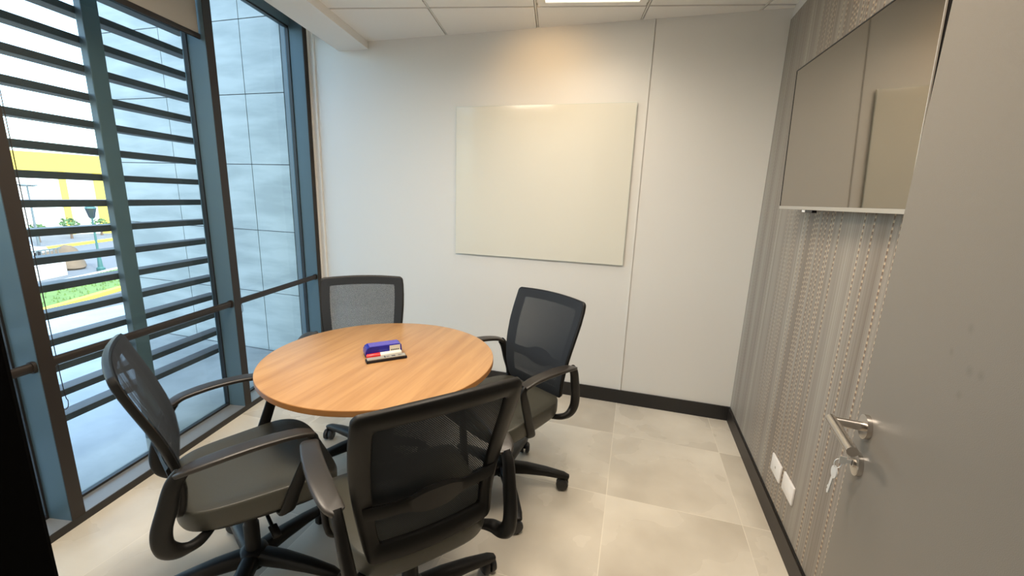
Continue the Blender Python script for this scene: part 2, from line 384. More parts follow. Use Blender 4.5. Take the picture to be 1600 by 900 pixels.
# ------------------------------------------------------------------ ROOM SHELL
YF = -2.76                        # room side of the front wall (the camera stands in its doorway)
xw = lambda y: WX + math.tan(WA) * (-y)
fl = MB(); fl.prism([(-3.35, 0.12), (0.12, 0.12), (0.12, -4.6), (-2.65, -4.6)], -0.06, 0.0)
struct(fl.build('floor', M['floor']))
w = MB(); w.box((-3.24, 0, 0), (-0.742, 0.12, 2.8)); w.box((-0.727, 0, 0), (0.12, 0.12, 2.8)); w.box((-0.745, 0.010, 0), (-0.724, 0.11, 2.8))
struct(w.build('wall_back', M['wall']))
w = MB(); w.box((-0.742, -0.004, 0.10), (-0.731, 0.012, H), 0.001)
struct(w.build('trim_1', M['wall']))
w = MB(); w.box((0.006, -4.6, 0), (0.14, 0.0, 2.8)); struct(w.build('wall_right', M['wall']))
w = MB(); w.box((0.0, -2.90, 0.0), (0.0065, 0.0, 2.487)); o = struct(w.build('trim_2', M['wallpaper']))
w = MB(); w.box((-3.0, YF - 0.16, 0), (-1.30, YF, 2.8)); w.box((-0.27, YF - 0.16, 0), (0.006, YF, 2.8)); w.box((-1.30, YF - 0.16, 2.42), (-0.27, YF, 2.8))
struct(w.build('wall_front', M['wall']))
w = MB(); w.box((-1.33, YF - 0.17, 0), (-1.238, YF + 0.004, 2.42), 0.004); w.box((-0.32, YF - 0.17, 0), (-0.24, YF + 0.004, 2.42), 0.004); w.box((-1.25, YF - 0.17, 2.34), (-0.32, YF + 0.004, 2.42), 0.004)
struct(w.build('trim_3', M['black']))
# corridor behind the camera
w = MB(); w.box((-3.0, -4.72, 0), (0.14, -4.6, 2.8)); struct(w.build('wall_corridor', M['wall']))
w = MB(); w.box((-2.75, -4.6, 0), (-2.63, YF - 0.16, 2.8)); struct(w.build('wall_corridor_end', M['wall']))
# skirtings
w = MB(); w.box((-3.235, -0.012, 0), (-0.0, -0.0002, 0.1013), 0.001); struct(w.build('baseboard_back', M['black_skirt']))
w = MB(); w.box((-0.012, -2.75, 0), (-0.0002, -0.013, 0.096), 0.001); struct(w.build('baseboard_right', M['bronze']))
w = MB(); w.box((-0.006, -2.75, 0.0965), (-0.0002, -0.0125, 0.1013)); struct(w.build('trim_4', M['black_skirt']))

# suspended ceiling turned with the window wall: tiles, bars
g0 = Vector((-0.774 - 0.006, -0.187)); gd = Vector((math.sin(WA), -math.cos(WA))); gn = Vector((math.cos(WA), math.sin(WA)))
TS = 0.644
bl = Vector((-2.762, 0)); bdir = gd                       # room-side face of the window beam
tiles, bars = MB(), MB()
room = [(Vector((0, -0.0)), Vector((0, -1))), (Vector((0.006, 0)), Vector((-1, 0))), (Vector((0, -4.6)), Vector((0, 1))), (bl, gn)]
def clipped(poly):
    for p, nn in room:
        if len(poly) < 3: return []
        poly = clip(poly, p, nn)
    return poly if len(poly) > 2 else []
cells_light = [(-1, 0), (-1, 2), (-3, 2)]
for i in range(-4, 3):
    for j in range(-2, 8):
        if (i, j) in cells_light: continue
        a = g0 + gn * (i * TS + 0.009) + gd * (j * TS + 0.009); s_ = TS - 0.018
        q = [tuple(v) for v in (a, a + gn * s_, a + gn * s_ + gd * s_, a + gd * s_)]
        q = clipped(q)
        if q: tiles.prism(q, H, H + 0.018)
tiles.prism(clipped([(-4, 0.0), (0.1, 0.0), (0.1, -4.7), (-4, -4.7)]), H + 0.0165, H + 0.05)
cl = struct(tiles.build('ceiling', M['ceiling']))
def strip(a, b_, hw, z0, z1, mb):
    d = (b_ - a).normalized(); s_ = Vector((-d.y, d.x)) * hw
    q = clipped([tuple(a + s_), tuple(a - s_), tuple(b_ - s_), tuple(b_ + s_)])
    if q: mb.prism(q, z0, z1)
for i in range(-4, 4): strip(g0 + gn * i * TS + gd * -2, g0 + gn * i * TS + gd * 6, 0.0042, H + 0.003, H + 0.0162, bars)
for j in range(-2, 9): strip(g0 + gd * j * TS + gn * -4, g0 + gd * j * TS + gn * 3, 0.0042, H + 0.006, H + 0.0160, bars)
struct(bars.build('trim_5', M['tbar']))
def beam_pt(off, t): v = bl - gn * off + bdir * t; return (v.x, v.y)
w = MB(); k0, k1 = 0.0, 4.8
w.prism([beam_pt(0, -0.05), beam_pt(0.252, -0.1), beam_pt(0.252, 4.75), beam_pt(0, 4.75)], 2.493, H + 0.20)
bo = w.build('ceiling_beam', M['beam']); struct(bo)
bo.name = 'trim_6'
w = MB(); w.prism([beam_pt(0.252, -0.1), beam_pt(0.80, -0.1), beam_pt(0.80, 4.75), beam_pt(0.252, 4.75)], 2.745, 2.80); struct(w.build('trim_7', M['ceiling']))

# light panels (diffuser + frame) in the ceiling; only the back-wall one is seen, others added as fill
for (i, j) in cells_light:
    c = g0 + gn * (i + 0.5) * TS + gd * (j + 0.5) * TS
    where = 'next to the back wall' if j == 0 else ('between table and open door, added unseen as fill' if i == -1 else 'above the chair by the window, added unseen to lift the left floor')
    root = empty('ceiling_light', (c.x, c.y, H), WA, 'square white light panel in the ceiling ' + where, 'ceiling light')
    m = MB(); e, f = 0.305, 0.262
    for q in (((-e, -e), (e, -f)), ((-e, f), (e, e)), ((-e, -f), (-f, f)), ((f, -f), (e, f))):
        m.box((q[0][0], q[0][1], -0.004), (q[1][0], q[1][1], 0.014), 0)
    m.build('frame', M['ceiling'], root)
    m = MB(); m.box((-f, -f, 0.001), (f, f, 0.012)); m.build('diffuser', M['diffuser'], root)
root = empty('downlight', (-1.42, -0.62, H), 0, 'small round recessed spotlight in the ceiling aimed at the white board', 'downlight')
m = MB(); m.lathe([(0.036, 0.012), (0.036, -0.006), (0.05, -0.006), (0.052, 0.0), (0.052, 0.012)], 32); m.build('trim_ring', M['steel_grey'], root)

# ------------------------------------------------------------------ WINDOW WALL (local: t along, off outwards, z)
ZT = 2.74
def wbox(mb, t0, t1, o0, o1, z0, z1, bev=0): mb.box((t0, o0, z0), (t1, o1, z1), bev, M_WIN)
def wbuild(mb, name, m, parent=None, smooth=None): return mb.build(name, m, parent, smooth)
MUL = [(-0.012, 0.072), (0.965, 1.020), (1.990, 2.042), (3.01, 3.065)]
for k, (a, b_) in enumerate(MUL):
    m = MB(); wbox(m, a, b_, 0.0, 0.145, 0.0, ZT, 0.0015)
    nm = 'window_%d' % (k + 1)
    struct(wbuild(m, 'trim_%d' % (8 + k), M['mullion']))
m = MB(); wbox(m, -0.01, 3.06, 0.0, 0.16, -0.02, 0.036, 0.001); struct(wbuild(m, 'trim_12', M['sill']))
m = MB(); wbox(m, -0.01, 3.06, -0.004, -0.0002, 0.0, 0.034); struct(wbuild(m, 'trim_13', M['black_skirt']))
m = MB(); wbox(m, -0.01, 3.06, 0.10, 0.16, 2.66, ZT); struct(wbuild(m, 'trim_14', M['mullion']))
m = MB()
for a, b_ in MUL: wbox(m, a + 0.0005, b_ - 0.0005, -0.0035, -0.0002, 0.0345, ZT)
struct(wbuild(m, 'trim_17', M['bronze']))  # brown caps paint in the dim, warm-lit room faces of the mullions
for k in range(3):
    a, b_ = MUL[k][1], MUL[k + 1][0]
    root = bpy.data.objects.new('window_%d' % (k + 1), None); COL.objects.link(root); struct(root); root.location = wp((a + b_) / 2, 0.12, 0.036)
    root.rotation_euler = (0, 0, -(PI / 2 - WA))
    inv = (Matrix.Translation(root.location) @ Matrix.Rotation(-(PI / 2 - WA), 4, 'Z')).inverted()
    m = MB(); wbox(m, a + 0.004, b_ - 0.004, 0.116, 0.124, 0.040, 2.66); m.xform(inv); m.build('glass_pane', M['glass'], root)
    m = MB()
    for q in ((a, a + 0.008, 0.036, 2.66), (b_ - 0.008, b_, 0.036, 2.66), (a + .008, b_ - .008, 0.036, 0.048), (a + .008, b_ - .008, 2.65, 2.66)):
        wbox(m, q[0], q[1], 0.108, 0.132, q[2], q[3])
    m.xform(inv); m.build('gasket', M['black_skirt'], root)
# horizontal guard rail across the bays, with end sockets
for k, (a, b_) in enumerate(((0.072, 0.965), (1.020, 1.990), (2.042, 3.01))):
    where = ('in the bay next to the back wall', 'in the bay with the roller blind', 'in the bay nearest the doorway')[k]
    c = wp((a + b_) / 2, 0.02, 0.736); ang = -(PI / 2 - WA)
    root = empty('guard_rail', c, ang, 'dark bronze horizontal rail across the window ' + where, 'rail', None)
    hl = (b_ - a) / 2
    m = MB(); m.tube([(-hl, 0, 0), (hl, 0, 0)], 0.013, n=12, rb=0.019, up=Vector((0, 0, 1)), power=0.7); m.build('rail_bar', M['bronze'], root, 40)
    for sg in (-1, 1):
        m = MB(); m.tube([(sg * hl, 0, 0), (sg * (hl - 0.012), 0, 0)], 0.018, n=12, rb=0.024, power=0.7); m.build('end_socket', M['bronze'], root, 40)
# roller blind in the second bay
c = wp(1.505, 0.03, 2.262); root = empty('roller_blind', c, -(PI / 2 - WA), 'grey beige roller blind pulled up at the top of the middle window bay', 'roller blind')
m = MB(); m.box((-0.478, -0.001, 0.012), (0.478, 0.001, 0.44)); m.build('blind_fabric', M['blind'], root)
m = MB(); m.tube([(-0.480, 0, 0.0), (0.480, 0, 0.0)], 0.009, n=10, rb=0.015, power=0.7); m.build('bottom_bar', M['bronze'], root, 40)
m = MB(); m.cyl((-0.478, 0, 0.44), (0.478, 0, 0.44), 0.022); m.build('roller', M['steel_grey'], root, 40)
def cord(name, t, zlow, label, dt):
    m = MB(); pts = [wp(t, 0.012, 2.60), wp(t, 0.013, 1.5), wp(t - dt * 0.15, 0.014, zlow + 0.15), wp(t - dt * 0.5, 0.015, zlow + 0.03), wp(t - dt * 0.15, 0.015, zlow), wp(t + dt * 0.35, 0.016, zlow + 0.01), wp(t + dt * 0.5, 0.016, zlow + 0.08), wp(t + dt * 0.5, 0.015, 1.5), wp(t + dt * .5, 0.014, 2.60)]
    m.tube(catmull(pts, 6), 0.0016, n=6); tag(m.build(name, M['bronze'], None, 60), label, 'blind cord')
cord('blind_cord', 1.972, 0.52, 'thin dark blind cord looping down beside the left window mullion', 0.026)
cord('blind_cord', 0.945, 0.66, 'thin dark blind cord looping down beside the window mullion near the table', 0.022)

# plaster jamb strips between the last mullion and the back wall
m = MB(); m.box((-3.305, -0.020, 0), (-3.285, 0.1, 2.74)); m.box((-3.285, -0.010, 0), (-3.262, 0.1, 2.74)); m.box((-3.262, -0.016, 0), (-3.238, 0.1, 2.74), 0.002)
struct(m.build('trim_15', M['beam']))

# ------------------------------------------------------------------ OUTSIDE: cladding, terrace, louvres
m = MB(); zs = [-0.04 + 0.565 * k for k in range(8)]; xs = [-5.72, -4.86, -4.25, -3.962, -3.562]
for a, b_ in zip(zs, zs[1:]):
    for c_, d_ in zip(xs, xs[1:]):
        m.box((c_ + 0.003, 0.0, a + 0.003), (d_ - 0.003, 0.03, b_ - 0.003), 0.001)
struct(m.build('wall_outside', M['marble']))
m = MB(); m.box((-5.72, 0.012, -0.04), (-3.562, 2.5, 3.92)); struct(m.build('wall_outside_core', M['louver']))
m = MB(); m.box((-3.562, 0.004, -0.04), (-3.30, 0.10, 3.2)); struct(m.build('trim_16', M['post']))
m = MB(); m.prism([(-3.36, 0.1), (-2.55, -4.8), (-6.1, -5.6), (-6.9, 0.1)], -0.30, -0.042); m.prism([(-6.9, 0.1), (-6.86, 2.4), (-5.72, 2.4), (-5.72, 0.1)], -0.30, -0.042); struct(m.build('floor_terrace', M['paving']))
# wall below the window; unseen upper storeys added and sized to shade the terrace
m = MB(); wbox(m, -0.05, 5.0, 0.13, 0.30, 2.74, 5.6); wbox(m, -0.05, 5.0, 0.13, 0.20, -3.6, -0.30)
struct(wbuild(m, 'wall_left', M['concrete']))
m = MB(); m.box((-3.2, -4.9, 2.80), (3.0, 2.5, 5.6)); struct(m.build('wall_upper_blocker', M['concrete']))

ang = -(PI / 2 - WA)
c = wp(2.0, 0.4, -0.042); root = empty('louvre_screen', c, ang, 'dark metal louvre screen of horizontal blades and posts standing outside the window', 'louvre screen')
# local x runs back towards the far wall (t decreasing) -> build in world then bring to local
inv = (Matrix.Translation(c) @ Matrix.Rotation(ang, 4, 'Z')).inverted()
posts = [(0.64, 0.695), (1.262, 1.345), (2.39, 2.445), (3.14, 3.195)]
for k, (a, b_) in enumerate(posts):
    m = MB(); wbox(m, a, b_, 0.360, 0.3995, -0.042, 2.79, 0.003); m.xform(inv); m.build('post', M['post'], root)
for k in range(-1, 17):
    z = 0.424 + 0.132 * k
    m = MB(); wbox(m, 0.66, 3.3, 0.40, 0.485, z - 0.017, z + 0.017, 0.003); m.xform(inv); m.build('blade', M['louver'], root)

# street below: ground, road, kerb, grass strip, wall, rocks, lamps, building
m = MB(); m.box((-190, -80, -3.9), (-7.0, 140, -3.55)); m.prism([(-7.0, -80), (-2.6, -80), (-2.6, -5.0), (-6.2, -5.7), (-7.0, -0)], -3.9, -3.55)
struct(m.build('floor_street', M['asphalt']))
def sbox(mb, x0, x1, y0, y1, z0, z1, bev=0):
    # street frame: origin at the kerb, long axis along the kerb line
    mb.box((x0, y0, z0), (x1, y1, z1), bev, M_ST)
ks = Vector((-24.1 + 22.3, 10.5 - 6.8, 0)).normalized()
M_ST = Matrix(((ks.x, -ks.y, 0, -22.3), (ks.y, ks.x, 0, 6.8), (0, 0, 1, -3.5), (0, 0, 0, 1)))   # x along kerb, y away from the building
SO = Vector((-22.3, 6.8, -3.5)); SRZ = math.atan2(ks.y, ks.x)
m = MB(); sbox(m, -14, 26, 0.0, 0.28, -0.05, 0.12, 0.02); tag(m.build('kerb', M['yellow_paint']), 'yellow painted kerb edging the grass strip across the street', 'kerb')
m = MB(); sbox(m, -14, 26, 0.30, 3.55, -0.05, 0.10)
for k in range(900):
    x, y = random.uniform(-8, 12), random.uniform(0.35, 3.5); h = random.uniform(0.06, 0.16); a = random.uniform(0, PI)
    p = [M_ST @ Vector((x + math.cos(a) * .05, y + math.sin(a) * .05, 0.1)), M_ST @ Vector((x - math.cos(a) * .05, y - math.sin(a) * .05, 0.1)), M_ST @ Vector((x, y, 0.1 + h))]
    m.bm.faces.new([m.bm.verts.new(v) for v in p])
tag(m.build('grass', M['grass']), 'strip of green grass behind the yellow kerb', 'grass', kind='stuff')
m = MB(); sbox(m, -14, 26, 3.6, 4.1, -0.05, 0.06); tag(m.build('pavement', M['concrete']), 'pale pavement between the grass strip and the low wall', 'pavement')
root = empty('railing_wall', M_ST @ Vector((2.2, 5.3, 0)), SRZ, 'low pale wall topped with a white metal railing beyond the grass', 'wall')
m = MB(); m.box((-8, -0.12, -0.05), (6, 0.12, 0.75), 0.02); m.build('base_wall', M['concrete'], root)
m = MB()
for k in range(57): m.cyl((-7.9 + k * 0.245, 0, 0.75), (-7.9 + k * 0.245, 0, 1.45), 0.022, n=6)
m.box((-8, -0.03, 1.42), (6, 0.03, 1.48)); m.build('railing', M['post'], root)
for k, (x, y, s_) in enumerate(((10.3, 6.9, 0.85),)):
    bm = bmesh.new(); bmesh.ops.create_icosphere(bm, subdivisions=3, radius=s_)
    for v in bm.verts:
        f_ = 1 + 0.22 * math.sin(v.co.x * 3 + k) * math.cos(v.co.y * 2.6) + 0.1 * math.sin(v.co.z * 7 + v.co.x * 5)
        v.co = Vector((v.co.x * 1.25 * f_, v.co.y * f_, max(v.co.z * 1.05 * f_, -0.4)))
    mb = MB(); mb.bm.free(); mb.bm = bm
    o = mb.build('rock', M['rock'], None, 40); o.location = M_ST @ Vector((x, y, 0.35)); tag(o, 'large brown boulder between the low railing wall and the lantern street lamp', 'rock')
m = MB(); sbox(m, -40, 60, 14, 14.4, -0.05, 0.14, 0.02); tag(m.build('kerb', M['yellow_paint']), 'far yellow kerb in front of the yellow building', 'kerb')
for k in range(7):
    m = MB(); sbox(m, -7 + 4.0 * k, -5.2 + 4.0 * k, -3.2, -3.0, -0.055, -0.045); tag(m.build('road_line', M['road_paint']), 'white painted dash on the grey street below the terrace', 'road marking', 'white dashes along the street')
def street_lamp(loc, h, style, label):
    root = empty('street_lamp', loc, 0, label, 'street lamp')
    if style == 'lantern':
        m = MB(); m.lathe([(0.0, 0.0), (0.20, 0), (0.20, 0.12), (0.12, 0.2), (0.09, 0.7), (0.06, 0.8), (0.045, h - 0.75), (0.10, h - 0.72), (0.10, h - 0.68), (0, h - 0.68)], 16); m.build('pole', M['lamp_green'], root, 40)
        m = MB(); m.lathe([(0, h - .68), (0.13, h - 0.68), (0.24, h - 0.16), (0, h - 0.16)], 6); m.build('lantern', M['car_glass'], root)
        m = MB(); m.lathe([(0.28, h - 0.16), (0.22, h - 0.08), (0.06, h), (0.03, h + 0.1), (0, h + 0.12)], 6); m.build('lantern_cap', M['lamp_green'], root)
    else:
        m = MB(); m.cyl((0, 0, 0), (0, 0, h), 0.09, 0.05, 12); m.build('pole', M['post'], root, 40)
        m = MB(); m.box((-0.9, -0.05, h - 0.08), (0.9, 0.05, h)); m.box((-0.9, -0.2, h - 0.02), (-0.4, 0.2, h + 0.08), 0.02); m.box((0.4, -0.2, h - 0.02), (0.9, 0.2, h + 0.08), 0.02); m.build('lamp_head', M['post'], root)
street_lamp((-30.5, 13.4, -3.5), 3.7, 'lantern', 'dark green lantern street lamp with a tapered pole beside the brown boulder')
street_lamp((-46.0, 18.2, -3.5), 4.6, 'double', 'tall slim street light with a flat double head in front of the pale building')

def building():
    root = empty('building', (-53.5, 25.6, -3.5), math.atan2(5.3, 2.8), 'large white building with yellow frieze and yellow columns across the street', 'building')
    # local x along the facade, local -y?  facade faces the camera (local -y side)
    m = MB(); m.box((-40, 0.3, -0.1), (1.6, 14, 6.9)); m.build('wall', M['pale_wall'], root)
    m = MB(); m.box((-40, -0.1, 5.9), (1.9, 14.2, 7.6), 0.03); m.build('frieze', M['yellow_wall'], root)
    for x in (1.35, -1.2, -7.0, -13.0, -19.0):
        wd = 0.42 if x > 0 else 0.25
        m = MB(); m.box((x - wd, 0.0, -0.1), (x + wd, 0.5, 5.95), 0.02); m.build('column', M['yellow_wall'], root)
    return root
building()
# shrubs in front of the building and a far tree line: each its own crown and trunk
def tree(loc, h, rad, label, group, seed):
    rnd = random.Random(seed)
    root = empty('tree', loc, 0, label, 'tree', group)
    m = MB(); m.cyl((0, 0, 0), (0, 0, h * 0.55), 0.09 * rad + 0.04, 0.05, 8); m.build('trunk', M['trunk'], root, 50)
    m = MB()
    for k in range(110):
        d = Vector((rnd.gauss(0, 1), rnd.gauss(0, 1), rnd.gauss(0, 1))).normalized() * rad * rnd.uniform(0.55, 1.0)
        c_ = Vector((0, 0, h * 0.72)) + Vector((d.x, d.y, d.z * 0.8)); s_ = rad * rnd.uniform(0.10, 0.2)
        a = Vector((rnd.gauss(0, 1), rnd.gauss(0, 1), rnd.gauss(0, 1))).normalized() * s_; b_ = a.orthogonal().normalized() * s_
        m.bm.faces.new([m.bm.verts.new(c_ + v) for v in (a, b_, -a, -b_)])
    m.build('crown', M['foliage'], root)
tree(tuple(M_ST @ Vector((22.8, 18.0, -0.05))), 1.5, 0.6, 'small leafy shrub at the foot of the white building, leftmost of the three', None, 1)
tree(tuple(M_ST @ Vector((26, 18, -0.05))), 1.9, 0.7, 'small leafy shrub before the white wall left of its thin yellow column', None, 2)
tree(tuple(M_ST @ Vector((29.5, 18, -0.05))), 1.5, 0.7, 'low round shrub at the right corner of the white building', None, 3)

def car(loc, rz, label):
    root = empty('car', loc, rz, label, 'car')
    prof = [(-2.1, 0.25), (-2.15, 0.65), (-1.95, 0.85), (-1.35, 0.92), (-0.85, 1.38), (0.55, 1.42), (1.15, 0.98), (1.95, 0.85), (2.15, 0.6), (2.12, 0.25)]
    m = MB(); q = Matrix.Rotation(PI / 2, 4, 'X'); m.prism(prof, -0.85, 0.85, q); m.build('body', M['car_paint'], root)
    m = MB(); m.prism([(-1.2, 0.94), (-0.80, 1.32), (0.5, 1.35), (0.98, 0.98)], -0.862, 0.862, q); m.build('window', M['car_glass'], root)
    for x in (-1.35, 1.3):
        for y in (-0.8, 0.8):
            m = MB(); m.cyl((x, y - 0.1, 0.32), (x, y + 0.1, 0.32), 0.32, n=20); m.build('wheel', M['tvback'], root, 40)
car(tuple(M_ST @ Vector((11.5, 11.0, -0.05))), SRZ, 'pale car on the far road behind the boulder and the lantern street lamp')

# ------------------------------------------------------------------ WALL THINGS
# white glass board
root = empty('glass_board', (-1.418, -0.012, 1.545), 0, 'large white glass writing board mounted on the back wall', 'whiteboard')
m = MB(); m.box((-0.6215, -0.006, -0.523), (0.6215, 0.0, 0.523), 0.0008); o = m.build('glass_panel', [M['board']], root)
m = MB()
for q in (((-0.623, -0.0062, -0.5245), (0.623, 0.0, -0.5225)), ((-0.623, -0.0062, 0.5225), (0.623, 0.0, 0.5245)), ((-0.623, -0.0062, -0.5225), (-0.621, 0.0, 0.5225)), ((0.621, -0.0062, -0.5225), (0.623, 0.0, 0.5225))): m.box(*q)
m.build('polished_edge', M['board_edge'], root)
for x in (-0.5, 0.5):
    for z in (-0.42, 0.42):
        m = MB(); m.cyl((x, 0.0, z), (x, 0.0118, z), 0.014, n=20); m.build('standoff', M['chrome'], root, 40)

# television on the right wall
root = empty('television', (-0.028, -1.05, 1.445), 0, 'wide flat television hung high on the striped right wall', 'television')
root.rotation_euler = (0, -0.035, 0.045); TY0, TY1 = -0.549, 0.352
m = MB(); m.box((-0.052, TY0, 0.013), (-0.049, TY1, 0.590)); m.build('screen', M['screen'], root)
m = MB(); m.box((-0.049, TY0 - 0.002, 0.0), (-0.018, TY1 + 0.002, 0.594), 0.003); m.build('shell', M['tvback'], root)
m = MB(); m.box((-0.054, TY0 - 0.003, -0.001), (-0.0492, TY1 + 0.003, 0.0125), 0.001); m.box((-0.0535, TY0 - 0.0035, 0.0125), (-0.0492, TY0 - 0.0002, 0.594), 0.0006)
m.build('silver_bezel', M['steel_grey'], root)
m = MB(); m.box((-0.0535, TY0, 0.5902), (-0.0492, TY1 + 0.003, 0.594)); m.box((-0.0535, TY1 + 0.0002, 0.0125), (-0.0492, TY1 + 0.003, 0.5902)); m.build('black_bezel', M['tvback'], root)
m = MB(); m.box((-0.052, 0.01, -0.012), (-0.035, 0.075, -0.0012), 0.001); m.build('sensor', M['tvback'], root)
m = MB(); m.box((-0.052, 0.077, -0.010), (-0.035, 0.105, -0.0012), 0.001); m.build('sticker', M['socket'], root)
m = MB(); m.box((-0.018, -0.22, 0.15), (0.012, 0.12, 0.42), 0.002); m.build('wall_bracket', M['tvback'], root)

# two sockets
for (y, z, lab, btn) in ((-0.951, 0.269, 'white wall plate on the striped wall, the one farther from the door', 1), (-1.110, 0.277, 'blank white wall plate on the striped wall, the one nearer the door', 0)):
    root = empty('wall_plate', (0, y, z), 0, lab, 'wall plate')
    m = MB(); m.box((-0.009, -0.062, -0.041), (-0.0002, 0.062, 0.041), 0.003); m.build('plate', M['socket'], root, 40)
    if btn:
        m = MB(); m.cyl((-0.0098, 0, 0), (-0.0088, 0, 0), 0.006, n=16); m.build('port', M['steel_grey'], root)

# ------------------------------------------------------------------ DOOR (open, in front of the right wall)
E_ = Vector((-0.213, -1.911)); Hn = Vector((-0.318, -2.815)); dd = (E_ - Hn); DL = dd.length; da = math.atan2(dd.y, dd.x)
door = bpy.data.objects.new('door_1', None); COL.objects.link(door); struct(door); door.location = (Hn.x, Hn.y, 0); door.rotation_euler = (0, 0, da)
door['label'] = 'open grey laminate door leaf with steel lever'
del door['label']
# local x: hinge -> edge, local +y: room side
m = MB(); m.box((0, -0.045, 0.006), (DL, 0, 2.33), 0.0015); m.build('leaf', M['door'], door)
m = MB()
for z in (0.25, 1.15, 2.1): m.cyl((0, 0.004, z - 0.05), (0, 0.004, z + 0.05), 0.008, n=12)
m.build('hinge', M['chrome'], door, 40)
HX = DL - 0.060; ZH = 1.0
lev = bpy.data.objects.new('lever_handle', None); COL.objects.link(lev); lev.parent = door; lev.location = (HX, 0, ZH)
m = MB(); m.tube([(0, 0.0002, 0), (0, 0.009, 0), (0, 0.0095, 0)], [0.026, 0.026, 0.024], n=32, up=Vector((0, 0, 1))); m.build('rose', M['chrome'], lev, 40)
m = MB(); m.tube([(0, 0.009, 0), (0, 0.062, 0)], 0.0095, n=20); m.build('neck', M['chrome'], lev, 40)
m = MB(); m.tube([(0.012, 0.062, 0), (-0.128, 0.062, 0)], 0.0100, n=24); m.build('grip', M['chrome'], lev, 40)
esc = bpy.data.objects.new('lock_cylinder', None); COL.objects.link(esc); esc.parent = door; esc.location = (HX, 0, ZH - 0.088)
m = MB(); m.tube([(0, 0.0002, 0), (0, 0.009, 0), (0, 0.0095, 0)], [0.026, 0.026, 0.024], n=32); m.build('escutcheon', M['chrome'], esc, 40)
m = MB(); m.cyl((0, 0.0095, 0), (0, 0.013, 0), 0.0088, n=20); m.build('barrel', M['chrome'], esc, 40)
m = MB(); m.box((-0.0012, 0.0131, -0.006), (0.0012, 0.0135, 0.006)); m.build('keyhole', M['ink'], esc)
md = Matrix.Translation((Hn.x, Hn.y, 0)) @ Matrix.Rotation(da, 4, 'Z')
kp = md @ Vector((HX + 0.002, 0.0262, ZH - 0.088))
root = empty('key', kp, da, 'small silver key hanging on a ring from the lock of the open door', 'key')
m = MB(); m.box((-0.001, -0.0125, -0.004), (0.001, -0.003, 0.004)); m.box((-0.001, -0.004, -0.009), (0.001, 0.009, 0.009), 0.0005); m.build('inserted_key', M['nickel'], root)
m = MB(); rr = 0.011
m.tube([(0, 0.010 + rr * 0.6 * math.cos(a), -0.010 + rr * math.sin(a)) for a in [2 * PI * k / 20 for k in range(21)]], 0.0009, n=6, up=Vector((1, 0, 0))); m.build('key_ring', M['nickel'], root, 60)
m = MB(); hd = []
for k in range(20):
    a = 2 * PI * k / 20; hd.append((0.013 * math.cos(a), 0.011 * math.sin(a)))
q = Matrix.Translation((0, 0.013, -0.032)) @ Matrix.Scale(1.25, 4) @ Matrix.Rotation(R(5), 4, 'X') @ Matrix.Rotation(PI / 2, 4, 'X')
m.prism(hd, -0.001, 0.001, q)
m.prism([(-0.004, -0.010), (0.004, -0.010), (0.004, -0.030), (0.0065, -0.031), (0.0065, -0.034), (0.003, -0.036), (0.005, -0.039), (0.001, -0.044), (-0.004, -0.040)], -0.0009, 0.0009, q)
m.build('hanging_key', M['nickel'], root)

# ------------------------------------------------------------------ TABLE
TC = Vector((-1.7636 - 0.007, -1.4271 + 0.010, 0)); TZ = 0.736
root = empty('round_table', TC, 0, 'round oak laminate meeting table with a black central pedestal', 'table')
m = MB(); m.lathe([(0, TZ - 0.0), (0.494, TZ), (0.4968, TZ - 0.0008)], 128); m.build('tabletop', M['wood'], root, 30)
m = MB(); m.lathe([(0.4968, TZ - 0.0008), (0.4982, TZ - 0.003), (0.4982, TZ - 0.023), (0.4965, TZ - 0.025), (0, TZ - 0.025)], 128); m.build('edge_band', M['wood_edge'], root, 30)
m = MB(); m.lathe([(0, TZ - 0.0255), (0.20, TZ - 0.0255), (0.20, TZ - 0.031), (0.05, TZ - 0.045), (0.038, TZ - 0.06), (0.038, 0.07), (0, 0.07)], 40); m.build('pedestal', M['plastic'], root, 40)
for k in range(4):
    a = R(20 + 90 * k); d = Vector((math.cos(a), math.sin(a), 0))
    m = MB(); m.tube([d * 0.01 + Vector((0, 0, .062)), d * 0.16 + Vector((0, 0, .052)), d * 0.31 + Vector((0, 0, .026))], [0.03, 0.027, 0.022], n=12, rb=[0.026, 0.020, 0.012], power=0.7); m.build('foot', M['plastic'], root, 50)
    m = MB(); m.cyl(d * 0.285 + Vector((0, 0, 0.0005)), d * 0.285 + Vector((0, 0, 0.018)), 0.018, n=16); m.build('glide', M['caster'], root, 40)

# things on the table
pr = R(45.3); po = Vector((-1.7135, -1.4665, TZ))
# local x along the front edge, local +y away from the camera
root = empty('marker_case', po, pr, 'flat black marker case with a silver label, nearest of the items on the table', 'marker case')
m = MB(); m.box((-0.087, 0.0, 0.0004), (0.087, 0.036, 0.012), 0.003); m.build('tray', M['felt'], root, 40)
m = MB(); m.box((-0.082, 0.002, 0.0121), (0.082, 0.032, 0.0165), 0.0015); m.build('silver_label', M['silver'], root, 40)
m = MB()
for x0, x1, y0, y1 in ((-0.01, -0.004, .006, .026), (0.0, 0.012, .01, .013), (0.0, 0.012, .018, .021), (0.022, 0.038, .010, .022), (0.05, 0.066, .012, .015), (0.05, 0.062, .019, .022)): m.box((x0, y0, 0.0166), (x1, y1, 0.0169))
m.build('print_mark', M['ink'], root)
def off(x, y, z=0): return po + Matrix.Rotation(pr, 3, 'Z') @ Vector((x, y, z))
root = empty('whiteboard_marker', off(0, 0.050, 0.0), pr, 'red and white marker lying between the black case and the blue eraser', 'marker')
m = MB(); m.tube([(-0.078, 0, 0.0135), (-0.075, 0, 0.0135), (-0.020, 0, 0.0135)], [0.009, 0.012, 0.013], n=20); m.build('cap', M['red'], root, 50)
